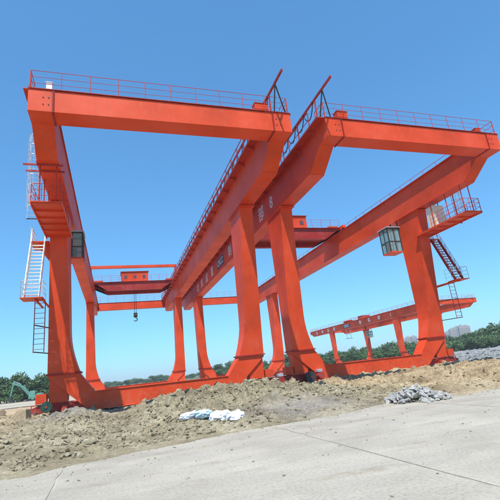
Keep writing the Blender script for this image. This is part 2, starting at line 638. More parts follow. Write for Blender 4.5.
bme, _ = grid_mesh('earth_bank', -36, 8, 14, 42, 0.3, bank)
bme.materials.append(MT['dirt_block'])
bko = bpy.data.objects.new('earth_bank', bme)
COL.objects.link(bko)
structure(bko)


def stock(x, y):
    d = np.hypot(x - CAM.x, y - CAM.y)
    a = np.arctan2(x - CAM.x, y - CAM.y)
    e = sstep(95, 125, d) * sstep(175, 150, d) * sstep(R(46), R(50), a)
    return np.where(e > 0.02, e * (1.45 + 0.9 * fbm(x, y, 5, 0.06) + 0.3 * fbm(x, y, 4, 0.5)), -0.12)


sme, _ = grid_mesh('stone_stockpile', 70, 175, -25, 105, 0.7, stock)
sme.materials.append(MT['yard'])
sko = bpy.data.objects.new('stone_stockpile', sme)
COL.objects.link(sko)
structure(sko)


def chunk(rnd, sub=1, squash=0.7, jag=0.35):
    bm = bmesh.new()
    bmesh.ops.create_icosphere(bm, subdivisions=sub, radius=1)
    for v in bm.verts:
        v.co *= 1 + rnd.uniform(-jag, jag)
        v.co.z *= squash
    vs = np.array([v.co[:] for v in bm.verts])
    fs = np.array([[v.index for v in f.verts] for f in bm.faces])
    bm.free()
    return vs, fs


def scatter(name, pts, sizes, mat, sub=1, seed=3):
    rnd = random.Random(seed)
    kinds = [chunk(rnd, sub) for _ in range(8)]
    V, F, o = [], [], 0
    r = np.random.default_rng(seed)
    for p, s in zip(pts, sizes):
        v, f = kinds[r.integers(8)]
        a = r.random() * 6.283
        c, sn = math.cos(a), math.sin(a)
        t = r.uniform(-0.5, 0.5)
        sc = s * np.array([1, r.uniform(0.6, 1.1), r.uniform(0.6, 1.0)])
        q = v * sc
        q = np.stack([q[:, 0] * c - q[:, 1] * sn, q[:, 0] * sn + q[:, 1] * c, q[:, 2] + t * q[:, 0]], 1) + p
        V.append(q)
        F.append(f + o)
        o += len(v)
    V = np.concatenate(V)
    F = np.concatenate(F)
    me = bpy.data.meshes.new(name)
    me.from_pydata(V.tolist(), [], F.tolist())
    me.update()
    me.materials.append(MT[mat])
    ob = bpy.data.objects.new(name, me)
    COL.objects.link(ob)
    return ob


r = np.random.default_rng(5)


def clods(n, x0, x1, y0, y1, smin, smax, power=2.5, minh=0.1):
    x = r.uniform(x0, x1, n)
    y = r.uniform(y0, y1, n)
    h = heap(x, y)
    k = (h > minh) & (np.exp(-(((x - 10.6) / 2.1) ** 2 + ((y + 5.6) / 1.5) ** 2)) < r.random(n)) & (fbm(x, y, 3, 0.9) + r.uniform(-.5, .5, n) > -0.25)
    x, y, h = x[k], y[k], h[k]
    s = smin + (smax - smin) * r.random(len(x)) ** power
    return np.stack([x, y, h + s * 0.15], 1), s


p1, s1 = clods(20000, 1.5, 16, -9, 5, 0.010, 0.11, 5, 0.05)
p2, s2 = clods(12000, 15, 40, -11, 7, 0.010, 0.10, 5, 0.05)
p3, s3 = clods(7000, -10, 2, -9, 11, 0.010, 0.12, 5, 0.05)
o = tag(scatter('earth_clods', np.concatenate([p1, p3]), np.concatenate([s1, s3]), 'clod', 1, 3), 'broken grey-tan clods of earth strewn over the dug heap', 'earth clods')
o['kind'] = 'stuff'
MT['clod_y'] = dirt_mat('yellow_brown_clods', [(0.28, (0.19, 0.125, 0.06)), (0.48, (0.37, 0.28, 0.16)), (0.62, (0.46, 0.37, 0.23)), (0.8, (0.52, 0.45, 0.33))], 1.1)
o = tag(scatter('earth_clods', p2, s2, 'clod_y', 1, 4), 'yellow-brown clods of earth on the berm under the right-hand crane', 'earth clods')
o['kind'] = 'stuff'
# fine gravel blown onto the road
n = 5200
gx = r.uniform(-3, 30, n)
gy = r.uniform(-17.5, -4, n)
edge = np.interp(gx, [-14, 1, 4, 7.0, 10, 14, 18, 24, 30], [-11, -10, -9.2, -8.3, -7.5, -7.1, -7.4, -8.2, -9.5])
k = (r.random(n) < np.exp(-np.clip(edge - gy, 0, 99) / 1.6) + 0.07) & (heap(gx, gy) < 0.05)
gp = np.stack([gx[k], gy[k], np.full(k.sum(), 0.004)], 1)
o = tag(scatter('loose_gravel', gp, 0.006 + 0.035 * r.random(k.sum()) ** 3, 'clod', 1, 8), 'loose gravel and crumbs of earth scattered on the concrete road', 'gravel')
o['kind'] = 'stuff'
# crushed-stone yard to the right
n = 16000
u = r.random(n)
d = 26 + 150 * u ** 1.6
a = r.uniform(R(42), R(66), n)
sx_, sy_ = CAM.x + d * np.sin(a), CAM.y + d * np.cos(a)
k = (sx_ > 31)
sp = np.stack([sx_[k], sy_[k], np.full(k.sum(), -0.03)], 1)
ss = (0.05 + 0.3 * r.random(k.sum()) ** 3) * np.clip(d[k] / 50, 0.7, 2.0)
o = tag(scatter('crushed_stone', sp, ss, 'yard', 1, 9), 'pale grey crushed stone covering the yard at the right', 'crushed stone')
o['kind'] = 'stuff'


# ------------------------------------------------------------------ gantry crane
def text_mesh(body, size, bold=0.0):
    cu = bpy.data.curves.new('lettering', 'FONT')
    cu.body = body
    cu.size = size
    cu.align_x = 'CENTER'
    cu.align_y = 'CENTER'
    cu.extrude = 0.006
    cu.offset = bold
    cu.resolution_u = 3
    ob = bpy.data.objects.new('lettering', cu)
    COL.objects.link(ob)
    dg = bpy.context.evaluated_depsgraph_get()
    me = bpy.data.meshes.new_from_object(ob.evaluated_get(dg))
    bpy.data.objects.remove(ob)
    return me


SIDE_ROT = Matrix(((0, 0, -1), (-1, 0, 0), (0, 1, 0))).to_euler()


def lettering(name, body, x, y, z, size, parent, mat='white', bold=0.012):
    me = text_mesh(body, size, bold)
    me.materials.clear()
    me.materials.append(MT[mat])
    return share(name, me, (x, y, z), parent, SIDE_ROT)


def railing(parent, p, q, n, h=1.15, mat='red_pipe', name='railing', rad=0.022, mids=2):
    """pipes from p to q, with n posts; posts are parts of the railing"""
    p, q = Vector(p), Vector(q)
    mb = MB()
    for i in range(mids + 1):
        dz = Vector((0, 0, h * (i + 1) / (mids + 1)))
        mb.tube(p + dz, q + dz, rad if i == mids else rad * 0.75, 6)
    rl = mb.build(name, mat, parent)
    key = ('post', round(h, 3), rad, mat)
    if key not in CACHE:
        m = MB().tube((0, 0, 0), (0, 0, h), rad * 1.15, 6).mesh('post')
        m.materials.append(MT[mat])
        CACHE[key] = m
    for i in range(n):
        t = i / (n - 1)
        share('post', CACHE[key], p.lerp(q, t), rl)
    return rl


CACHE = {}


def crane(root, W, L, yn, yf, Ht, gh, ch, gw, zf, zt, zb, stair_side, detail=True, k=1.0, walk=(0.25, 0.55)):
    SX = (lambda x: x) if stair_side < 0 else (lambda x: W - x)     # access gear is on the outer leg
    eb = 1.25 * k                                                   # end beam width
    tp = 3.0 * k
    # ---- girders
    prof = [(0, Ht), (0, Ht - ch), (eb + 0.05, Ht - ch), (tp, Ht - gh), (L - tp, Ht - gh), (L - eb - 0.05, Ht - ch), (L, Ht - ch), (L, Ht)]
    girders = []
    for gi, x0 in enumerate((0, W - gw)):
        g = MB().prism(prof, 'x', x0, x0 + gw).build('girder', 'red', root)
        girders.append(g)
        wl = walk[gi]
        # walkway plate over the top, kerb angle beneath its edge
        fl = MB()
        fl.box(x0 - wl, x0 + gw + 0.10, 0.0, L, Ht + 0.004, Ht + 0.045)
        fl.build('walkway_plate', 'red_pipe', g)
        bf = MB()
        bf.box(x0 - 0.05, x0 + gw + 0.05, tp + 0.1, L - tp - 0.1, Ht - gh - 0.03, Ht - gh - 0.002)
        bf.build('bottom_flange', 'red', g)
        kb = MB()
        if wl > 0.4:
            kb.bar((x0 - wl - 0.03, 0, Ht - 0.02), (x0 - wl - 0.03, L, Ht - 0.02), 0.05, 0.14)
            kb.build('walkway_edge', 'maroon', g)
            br = MB().prism([(0, 0), (-wl, 0), (-wl, -0.05), (0, -0.35)], 'y', -0.025, 0.025).mesh('bracket')
            br.materials.append(MT['red_pipe'])
            nb = int(L / 2.4)
            for i in range(nb):
                share('bracket', br, (x0 - 0.002, 1.6 + i * (L - 3.2) / (nb - 1), Ht), g)
        # rail for the trolley
        MB().box(x0 + gw * 0.5 - 0.05, x0 + gw * 0.5 + 0.05, 0.4, L - 0.4, Ht + 0.047, Ht + 0.16).build('trolley_rail', 'steel', g)
        # faint stiffener welds: transverse splice straps
        if detail:
            for yy in (eb + 0.02, L * 0.33, L * 0.66):
                hh = ch if yy < 2 else gh
                s = MB()
                s.box(x0 - 0.012, x0 - 0.001, yy, yy + 0.42 if yy > 2 else yy + 0.08, Ht - hh + 0.02, Ht - 0.02)
                s.build('splice_plate', 'red', g)
    # ---- end beams
    for ei, (y0, y1) in enumerate(((0, eb), (L - eb, L))):
        e = MB().box(gw + 0.002, W - gw - 0.002, y0 + 0.012, y1 - 0.012, Ht - ch + 0.004, Ht - 0.002).build('end_beam', 'red', root)
        cp = MB()
        cp.box(-0.02 + 0.0, W + 0.02, y0 - 0.05, y1 + 0.05, Ht + 0.048, Ht + 0.085)
        cp.build('top_plate', 'maroon', e)
        for xx in (gw + 0.05, W - gw - 0.13):
            s = MB()
            s.box(xx, xx + 0.028, y0 - 0.05, y1 + 0.05, Ht - ch - 0.05, Ht - 0.01)
            s.box(xx + 0.05, xx + 0.078, y0 - 0.05, y1 + 0.05, Ht - ch - 0.05, Ht - 0.01)
            s.build('splice_flange', 'maroon', e)
        if detail and ei == 0:
            bolt = MB().tube((0, 0, 0), (0, -0.03, 0), 0.035, 6).mesh('bolt')
            bolt.materials.append(MT['dark'])
            for bx, bz in ((0.72, .42), (0.98, .42), (0.72, .85), (0.98, .85)):
                share('bolt', bolt, (bx, 0.0, Ht - bz), e)
                share('bolt', bolt, (W - bx, 0.0, Ht - bz), e)
        nr = max(6, int(W / 1.35))
        railing(root, (0.1, y0 + 0.1, Ht + 0.08), (W - 0.1, y0 + 0.1, Ht + 0.08), nr, 1.18 * k, rad=0.017)
    if detail:
        railing(root, (0.06, 0.1, Ht + 0.08), (0.06, eb, Ht + 0.08), 2, 1.18)
        railing(root, (W - 0.06, 0.1, Ht + 0.08), (W - 0.06, eb, Ht + 0.08), 2, 1.18)
    # ---- girder railings (outer edges of the walkways)
    nr = int(L / 1.7)
    railing(root, (-walk[0] + 0.04, eb, Ht + 0.045), (-walk[0] + 0.04, L - eb, Ht + 0.045), nr, 1.15 * k, *(('maroon', 'railing', 0.032, 1) if walk[0] > 0.4 else ()))
    rx = W - gw - walk[1] + 0.04 if walk[1] > 0.4 else W + 0.02
    railing(root, (rx, eb, Ht + 0.045), (rx, L - eb, Ht + 0.045), nr, 1.15 * k, *(('maroon', 'railing', 0.032, 1) if walk[1] > 0.4 else ()))
    # ---- U frames: legs + saddle beam
    for ui, (y0, sg) in enumerate(((yn, 1), (yf, -1))):
        th = 1.2 * k
        yc = y0 + th / 2
        F = (lambda o: yc + sg * o)                                  # o<0 is the outward (cantilever) side
        fo = 1.96 * k                                                # flared foot width
        # saddle
        A = [(-0.08, zf), (fo - 0.08, zf), (fo - 0.08 + 0.95 * k, zt), (W - fo + 0.08 - 0.95 * k, zt), (W - fo + 0.08, zf), (W + 0.08, zf),
             (W + 0.08, zf - 0.12), (W - 2.45 * k, zb), (2.45 * k, zb), (-0.08, zf - 0.12)]
        # concave outline: assemble from convex pieces along x
        pl = A
        n = len(pl)
        yA, yB = y0 + 0.03, y0 + th - 0.03
        mb = MB()
        vs = [(p[0], yA, p[1]) for p in pl] + [(p[0], yB, p[1]) for p in pl]
        quads = [(0, 1, 9), (1, 2, 8, 9), (2, 3, 7, 8), (3, 4, 6, 7), (4, 5, 6)]
        fs = [q for q in quads] + [tuple(i + n for i in q)[::-1] for q in quads]
        fs += [((i + 1) % n, i, n + i, n + (i + 1) % n) for i in range(n)]
        mb.add(vs, fs)
        sb = mb.build('saddle_beam', 'red', root)
        fp = MB()
        fp.box(fo + 0.95 * k - 0.05, W - fo - 0.95 * k + 0.05, y0 - 0.03, y0 + th + 0.03, zt + 0.002, zt + 0.03)
        fp.build('top_plate', 'red', sb)
        bp = MB()
        bp.box(2.5 * k, W - 2.5 * k, y0 - 0.03, y0 + th + 0.03, zb - 0.03, zb - 0.002)
        bp.build('bottom_plate', 'red', sb)
        for side in (0, 1):
            mx = (lambda x: x) if side == 0 else (lambda x: W - x)
            def ring(z, xo, xi, oF, oB):
                a = [(mx(xo), F(oF), z), (mx(xi), F(oF), z), (mx(xi), F(oB), z), (mx(xo), F(oB), z)]
                return a
            zs = Ht - gh - 0.17
            fz = zf + 0.05
            kk = lambda z: (z - fz) / (zs - fz)
            zfl = fz + 2.7 * k
            t = kk(zfl)
            of = lambda t_: -th / 2 + (-1.35 * k) * t_ ** 1.1
            ob = lambda t_: th / 2 + (0.6 * k) * t_
            xf = lambda q: 1.25 * k + (fo - 0.08 - 1.25 * k) * (1 - q) ** 1.7
            rings = [ring(fz + (zfl - fz) * q, -0.08 + 0.02 * q, xf(q), of(t * q), ob(t * q)) for q in (0, 0.2, 0.4, 0.6, 0.8, 1)] + [
                     ring(fz + 0.6 * (zs - fz), -0.04, 1.12 * k, of(0.6), ob(0.6)), ring(zs, -0.02, 1.02 * k, of(1), ob(1))]
            lg = MB().loft(rings).build('leg', 'red', root)
            fj = MB()
            fj.box(mx(-0.17), mx(fo + 0.02), F(-th / 2 - 0.09), F(th / 2 + 0.09), zf + 0.003, zf + 0.047)
            fj.box(mx(-0.17), mx(fo + 0.02), F(-th / 2 - 0.09), F(th / 2 + 0.09), zf + 0.055, zf + 0.10)
            fj.build('flange_joint', 'maroon', lg)
            st = MB()
            st.box(mx(-0.10), mx(1.12 * k), F(of(1) - 0.35), F(ob(1) + 0.4), zs + 0.002, zs + 0.06)
            st.box(mx(-0.06), mx(1.06 * k), F(of(1) - 0.2), F(ob(1) + 0.2), zs + 0.062, Ht - gh - 0.033)
            st.build('seat_plate', 'red', lg)
            # support column and bogie
            bg_ = MB()
            bg_.box(mx(0.02), mx(1.15 * k), y0 + 0.14, y0 + th - 0.14, 1.02 * k, zf - 0.14)
            col_ = bg_.build('support_column', 'red', root)
            bo = MB()
            pr_ = [(-1.15, 0.42), (-0.85, 0.30), (1.9, 0.30), (2.2, 0.42), (2.2, 0.72), (1.45, 1.0), (-0.4, 1.0), (-1.15, 0.72)]
            bo.prism([(mx(a * k), b * k) for a, b in pr_], 'y', y0 + 0.22 * k, y0 + 0.40 * k)
            bo.prism([(mx(a * k), b * k) for a, b in pr_], 'y', y0 + 0.80 * k, y0 + 0.98 * k)
            bo.box(mx(-0.35 * k), mx(1.4 * k), y0 + 0.403 * k, y0 + 0.797 * k, 0.75 * k, 0.99 * k)
            bgo = bo.build('bogie', 'maroon', root)
            for wx in (-0.65, 1.65):
                wh = MB()
                wh.tube((mx(wx * k), y0 + 0.47 * k, 0.41 * k), (mx(wx * k), y0 + 0.73 * k, 0.41 * k), 0.30 * k, 20)
                wh.tube((mx(wx * k), y0 + 0.42 * k, 0.41 * k), (mx(wx * k), y0 + 0.469 * k, 0.41 * k), 0.35 * k, 20)
                wh.tube((mx(wx * k), y0 + 0.12 * k, 0.41 * k), (mx(wx * k), y0 + 0.219 * k, 0.41 * k), 0.12 * k, 12)
                wh.build('wheel', 'dark', bgo)
            mo = MB()
            mo.tube((mx(1.0 * k), y0 - 0.42 * k, 0.55 * k), (mx(1.0 * k), y0 + 0.2 * k, 0.55 * k), 0.17 * k, 14)
            mo.box(mx(0.85 * k), mx(1.18 * k), y0 - 0.18 * k, y0 + 0.1 * k, 0.60 * k, 0.80 * k)
            mo.build('drive_motor', 'red_pipe', bgo)
            gb = MB()
            gb.box(mx(0.78 * k), mx(1.55 * k), y0 - 0.12 * k, y0 + 0.215 * k, 0.30 * k, 0.52 * k)
            gb.build('gear_box', 'maroon', bgo)
            if detail and ui == 0:
                eb_ = MB()
                eb_.box(mx(-0.75), mx(-0.1), y0 + 0.1, y0 + 0.75, 1.02, 1.62)
                eb_.build('electric_box', 'red', root, 0.02)
                pr2 = MB()
                pr2.tube((mx(-1.0), y0 + 0.3, 0.95), (mx(2.0), y0 + 0.05, 0.95), 0.03, 8)
                pr2.tube((mx(-1.0), y0 + 0.3, 0.4), (mx(-1.0), y0 + 0.3, 0.95), 0.03, 8)
                pr2.build('guard_bar', 'red_pipe', root)
    return girders, SX


def festoon(root, x, z, y0, y1, step, sag, base_z):
    """cable track with posts and hanging cable loops"""
    mb = MB()
    mb.box(x - 0.05, x + 0.05, y0, y1, z - 0.07, z + 0.07)
    t = mb.build('festoon_track', 'maroon', root)
    lp = MB()
    N = 8
    pts = [Vector((0, step * i / N, -sag * math.sin(math.pi * i / N) ** 0.8 if 0 < i < N else 0)) for i in range(N + 1)]
    for a, b in zip(pts, pts[1:]):
        lp.tube(a, b, 0.035, 5)
    lp.box(-0.05, 0.05, -0.05, 0.05, -0.02, 0.09)
    lm = lp.mesh('cable_loop')
    lm.materials.append(MT['black'])
    y = y0 + 2.6
    while y < y1 - step:
        share('cable_loop', lm, (x, y, z - 0.1), t)
        y += step
    ps = MB().box(-0.035, 0.035, -0.035, 0.035, 0, z - 0.07 - base_z).mesh('post')
    ps.materials.append(MT['red_pipe'])
    y = y0 + 2.3
    while y < y1:
        share('post', ps, (x, y, base_z), t)
        y += 2.9
    return t


def stair(root, p, q, wd, n, mat='galv', name='stair', plate=0.2):
    p, q = Vector(p), Vector(q)
    d = (q - p).normalized()
    s = d.cross(Vector((0, 0, 1))).normalized() * (wd / 2)
    mb = MB()
    for sg in (-1, 1):
        mb.bar(p + s * sg, q + s * sg, 0.03, plate)
    st = mb.build(name, mat, root)
    yaw = math.atan2(s.y, s.x)
    key = ('tread', wd, mat)
    if key not in CACHE:
        m = MB().box(-wd / 2 + 0.016, wd / 2 - 0.016, -0.10, 0.10, -0.015, 0.015).mesh('tread')
        m.materials.append(MT[mat])
        CACHE[key] = m
    for i in range(1, n):
        share('tread', CACHE[key], p.lerp(q, i / n), st, (0, 0, yaw))
    rl = MB()
    for sg in (-1, 1):
        for hh in (0.55, 1.0):
            rl.tube(p + s * sg + Vector((0, 0, hh)), q + s * sg + Vector((0, 0, hh)), 0.02, 6)
        for i in range(0, n + 1, 3):
            b = p.lerp(q, i / n) + s * sg
            rl.tube(b, b + Vector((0, 0, 1.0)), 0.018, 6)
    rl.build('handrail', mat, st)
    return st


def ladder(root, x, y, z0, z1, wd=0.5, axis='x', mat='dark', hoops=False):
    ex = Vector((1, 0, 0)) if axis == 'x' else Vector((0, 1, 0))
    b = Vector((x, y, 0))
    mb = MB()
    for sg in (-1, 1):
        mb.tube(b + ex * sg * wd / 2 + Vector((0, 0, z0)), b + ex * sg * wd / 2 + Vector((0, 0, z1)), 0.03, 6)
    if hoops:
        ey = Vector((0, -1, 0)) if axis == 'x' else Vector((-1, 0, 0))
        zz = z0 + 0.6
        N = 7
        arc = [math.pi * i / N for i in range(N + 1)]
        rows = []
        while zz < z1:
            pts = [b + ex * (-math.cos(a) * wd * 0.62) + ey * (math.sin(a) * 0.7) + Vector((0, 0, zz)) for a in arc]
            for u_, v_ in zip(pts, pts[1:]):
                mb.tube(u_, v_, 0.016, 5)
            rows.append(pts)
            zz += 0.7
        for i in (1, 3, 4, 6):
            mb.tube(rows[0][i], rows[-1][i], 0.014, 5)
    ld = mb.build('ladder', mat, root)
    key = ('rung', wd, axis, mat)
    if key not in CACHE:
        m = MB().tube(ex * (-wd / 2), ex * (wd / 2), 0.016, 6).mesh('rung')
        m.materials.append(MT[mat])
        CACHE[key] = m
    zz = z0 + 0.2
    while zz < z1:
        share('rung', CACHE[key], (x, y, zz), ld)
        zz += 0.32
    return ld


def cabin(root, x0, x1, y0, y1, z0, z1, hang, hx, k=1.0):
    """glazed driver's cabin in a dark frame hung on a bracket"""
    t = 0.09 * k
    mb = MB()
    for x in (x0, x1 - t):
        for y in (y0, y1 - t):
            mb.box(x, x + t, y, y + t, z0 + t, z1 - t)
    for y in (y0, y1 - t):
        mb.box(x0, x1, y, y + t, z1 - t, z1)
        mb.box(x0 + t, x1 - t, y + 0.005, y + t - 0.005, z0 + (z1 - z0) * 0.42, z0 + (z1 - z0) * 0.42 + t)
    for x in (x0, x1 - t):
        mb.box(x, x + t, y0 + t, y1 - t, z1 - t, z1 - 0.002)
        mb.box(x + 0.005, x + t - 0.005, y0 + t, y1 - t, z0 + (z1 - z0) * 0.42, z0 + (z1 - z0) * 0.42 + t)
    xm = (x0 + x1) / 2
    mb.box(xm - t / 2, xm + t / 2, y0 + 0.004, y0 + t - 0.004, z0 + t, z1 - t)
    for x in (x0, x1 - t):
        ym = (y0 + y1) / 2
        mb.box(x + 0.004, x + t - 0.004, ym - t / 2, ym + t / 2, z0 + t, z1 - t)
    c = mb.build('operator_cabin', 'dark', root)
    MB().box(x0, x1, y0, y1, z0 - 0.03, z0 + t - 0.002).build('floor', 'red', c)
    MB().box(x0 - 0.08, x1 + 0.08, y0 - 0.12, y1 + 0.08, z1 + 0.002, z1 + 0.09).build('roof', 'grey_motor', c)
    for a in ((x0 + t, xm - t / 2 - .002), (xm + t / 2 + .002, x1 - t)):
        MB().box(a[0], a[1], y0 + 0.025, y0 + 0.04, z0 + t, z1 - t - 0.002).build('window', 'glass', c)
    for x in (x0 + 0.02, x1 - 0.04):
        MB().box(x, x + 0.015, y0 + t, y1 - t, z0 + t, z1 - t - 0.002).build('window', 'glass', c)
    MB().box(x0 + t, x1 - t, y1 - 0.045, y1 - 0.02, z0 + t, z1 - t - 0.002).build('window', 'glass', c)
    s = MB()
    s.box(xm - 0.28, xm + 0.28, (y0 + y1) / 2, (y0 + y1) / 2 + 0.5, z0 + 0.35, z0 + 0.5)
    s.box(xm - 0.28, xm + 0.28, (y0 + y1) / 2 + 0.45, (y0 + y1) / 2 + 0.6, z0 + 0.502, z0 + 1.2)
    s.build('seat', 'dark', c)
    for y in (y0 + 0.2, y1 - 0.2):
        MB().box(hx - 0.05, hx + 0.05, y - 0.05, y + 0.05, z1 + 0.092, hang).build('hanger', 'dark', c)
    return c


def access(root, W, SX, smat, Ht, gh, yn):
    """platform hung under the cantilever, landing, stair and ladders on the outer leg"""
    pz = 12.0
    xa, xb = SX(-0.30), SX(1.38)
    x0, x1 = min(xa, xb), max(xa, xb)
    pf = MB()
    pf.box(x0, x1, 3.3, yn - 0.75, pz, pz + 0.05)
    pf.box(x0, x0 + 0.06, 3.3, yn - 0.75, pz - 0.12, pz - 0.002)
    pf.box(x1 - 0.06, x1, 3.3, yn - 0.75, pz - 0.12, pz - 0.002)
    p = pf.build('access_platform', 'red', root)
    jm = MB().box(0, x1 - x0 - 0.13, -0.05, 0.05, -0.11, 0).mesh('joist')
    jm.materials.append(MT['red'])
    for i in range(6):
        share('joist', jm, (x0 + 0.065, 3.42 + i * 1.13, pz - 0.003), p)
    hm = MB().tube((0, 0, 0), (0, 0, Ht - gh - pz - 0.08), 0.04, 8).mesh('hanger')
    hm.materials.append(MT['red_pipe'])
    for xx in (0.1, 0.98):
        for yy in (3.7, 5.4, 7.2):
            share('hanger', hm, (SX(xx), yy, pz + 0.05), p)
    # side landing at leg level, outward
    ld = MB()
    l0, l1 = SX(-1.35), SX(-0.12)
    ld.box(l0, l1, yn - 0.72, yn + 1.3, pz - 0.3, pz - 0.24)
    ld.prism([(SX(-1.0), pz - 0.31), (SX(-0.09), pz - 0.31), (SX(-0.09), pz - 1.6)], 'y', yn + 0.1, yn + 0.2)
    ld.build('leg_landing', 'red', root)
    xo = SX(-0.26)
    xi = SX(1.34)
    railing(root, (xo, 3.36, pz + 0.05), (xo, yn - 0.8, pz + 0.05), 6, 1.1, 'red_pipe', rad=0.02)
    railing(root, (xi, 3.36, pz + 0.05), (xi, 7.2, pz + 0.05), 5, 1.1, 'red_pipe', rad=0.02)
    railing(root, (min(xo, xi), 3.34, pz + 0.05), (max(xo, xi), 3.34, pz + 0.05), 4, 1.1, 'red_pipe', rad=0.02)
    railing(root, (SX(-1.3), yn - 0.6, pz - 0.24), (SX(-1.3), yn + 1.25, pz - 0.24), 4, 1.1, 'galv')
    # ladder from the platform up to the walkway
    ladder(root, SX(-0.62), 6.0, pz + 0.05, Ht + 0.9, 0.55, 'x', 'galv', True)
    for sz in (pz + 0.02, Ht - 1.2):
        MB().box(SX(-0.95), SX(-0.305 if sz < pz + 1 else -0.005), 6.04, 6.10, sz, sz + 0.06).build('ladder_stay', 'dark', root)
    # steep stair down to the half landing, parallel to the girder
    lz = 7.3
    sx_ = SX(-0.78)
    stair(root, (sx_, yn - 0.75, pz - 0.35), (sx_, yn - 2.5, lz + 0.06), 0.85, 16, smat, 'stair', 0.42 if smat == 'white' else 0.25)
    hl = MB()
    h0, h1 = SX(-1.32), SX(-0.06)
    hl.box(h0, h1, yn - 3.1, yn - 1.9, lz, lz + 0.06)
    hl.bar((SX(-0.5), yn - 2.8, lz - 0.06), (SX(-0.5), yn + 0.1, lz - 0.06), 0.1, 0.1)
    hl.bar((SX(-0.12), yn - 2.8, lz - 0.06), (SX(-0.1), yn + 0.1, lz - 0.06), 0.1, 0.1)
    hl.build('half_landing', 'red', root)
    railing(root, (SX(-1.29), yn - 3.07, lz + 0.06), (SX(-1.29), yn - 1.7, lz + 0.06), 3, 1.05, 'galv', rad=0.016)
    railing(root, (min(h0, h1) + 0.03, yn - 3.07, lz + 0.06), (max(h0, h1) - 0.03, yn - 3.07, lz + 0.06), 3, 1.05, 'galv', rad=0.016)
    railing(root, (SX(-0.1), yn - 3.05, lz + 0.06), (SX(-0.1), yn - 1.7, lz + 0.06), 3, 1.05, 'galv', rad=0.016)
    ladder(root, SX(-0.36), yn - 1.9, 4.1, lz + 0.0, 0.6, 'x', 'maroon')
    hb = MB()
    hb.bar((SX(-0.62), yn - 1.88, 4.15), (SX(-0.05), yn - 0.1, 4.15), 0.06, 0.06)
    hb.build('ladder_stay', 'dark', root)
    hb = MB()
    hb.bar((SX(-0.62), yn - 1.88, 5.8), (SX(-0.05), yn - 0.3, 5.8), 0.06, 0.06)
    hb.build('ladder_stay', 'dark', root)


W, L, YN, YF, HT, GH, CH, GW = 14.867, 64.5, 10.25, 48.885, 16.96, 2.485, 1.282, 1.113
XB = 17.373


def end_gear(root, fx, W, Ht, right):
    """A-frame strut carrying the overhanging end of the cable track, with a junction box on the beam"""
    a = MB()
    z = Ht + 1.5
    a.bar((fx, -0.9, z - 0.05), (fx + 1.05, 0.25, Ht + 0.09), 0.07, 0.07)
    a.bar((fx, -0.9, z - 0.05), (fx + 0.2, 0.2, Ht + 0.09), 0.07, 0.07)
    a.build('track_strut', 'dark', root)


# --- crane on the left (A): access gear on its left leg
A_ = empty('gantry_crane', (0, 0, 0), 'nearest red double-girder gantry crane, filling the left half', 'gantry crane', 'red rail-mounted gantry cranes')
B_ = empty('gantry_crane', (XB, 0, 0), 'big red gantry crane at right with white 8 on its girder', 'gantry crane', 'red rail-mounted gantry cranes')
C_ = empty('gantry_crane', (61.5, 44, 0), 'smaller red gantry crane far behind, seen under the right-hand crane', 'gantry crane', 'red rail-mounted gantry cranes')



gA, SXA = crane(A_, W, L, YN, YF, HT, GH, CH, GW, 2.718, 1.437, 0.327, -1, True, 1.0, (0.25, 0.55))
gB, SXB = crane(B_, W, L, YN, YF, HT, GH, CH, GW, 2.718, 1.437, 0.327, 1, True, 1.0, (0.55, 0.25))
CW, CL, CHT = 11.6, 53.0, 10.75
gC, SXC = crane(C_, CW, CL, 11.0, 39.5, CHT, 1.45, 0.8, 0.75, 1.9, 1.1, 0.35, 1, False, 0.62, (0.35, 0.2))

# cable tracks
fxA = W - GW - 0.05
festoon(A_, fxA, HT + 1.5, -2.1, L - 2, 1.45, 0.8, HT + 0.045)
end_gear(A_, fxA, W, HT, True)
festoon(B_, -0.42, HT + 1.5, -2.1, L - 2, 1.45, 0.8, HT + 0.045)
end_gear(B_, -0.42, W, HT, False)

# boxes on the end beams
for root, boxes in ((A_, ((0.78, 1.08, 0.35, 0.65, 0.70, 'white'), (12.7, 13.6, 0.3, 0.8, 0.75, 'red'))), (B_, ((1.2, 2.0, 0.3, 0.8, 0.8, 'red'), (13.2, 13.7, 0.3, 0.7, 0.55, 'red')))):
    for x0, x1, y0, y1, h, m in boxes:
        b = MB().box(x0, x1, y0, y1, HT + 0.088, HT + 0.088 + h).box(x0 - 0.03, x1 + 0.03, y0 - 0.03, y1 + 0.03, HT + 0.09 + h, HT + 0.12 + h)
        b.build('junction_box', m, root, 0.01)

access(A_, W, SXA, 'white', HT, GH, YN)  # sun glare on this stair is put into white paint and deeper stringers
access(B_, W, SXB, 'maroon', HT, GH, YN)  # shade on this back-lit stair is put into its dark paint
cabin(A_, 0.25, 1.85, 12.7, 14.3, 11.4, 13.55, HT - GH - 0.04, 0.7)
cabin(B_, W - 2.5, W - 1.08, 11.8, 13.15, 11.2, 13.7, HT - GH - 0.04, W - 1.06)
cabin(C_, CW - 1.6, CW - 0.3, 37.0, 38.4, 6.9, 8.5, CHT - 1.45 - 0.04, CW - 0.5, 0.8)
pc = MB().box(1.2, 2.6, 33.4, 35.0, 6.9, 7.0)
pc.tube((1.3, 34, 7), (1.3, 34, 9.25), 0.04).tube((2.5, 34, 7), (2.5, 34, 9.25), 0.04).tube((1.3, 34, 8), (2.5, 34, 8), 0.03)
pc.build('hung_platform', 'grey_motor', C_)

cb = MB().box(W - 0.95, W + 0.22, 7.0, 7.9, 12.06, 14.0)
cb.box(W - 0.98, W + 0.25, 6.97, 7.93, 14.002, 14.06)
cbo = cb.build('control_cabinet', 'cream', B_, 0.015)
MB().box(W - 0.9, W - 0.4, 6.975, 6.998, 12.2, 13.85).build('door', 'cream', cbo)
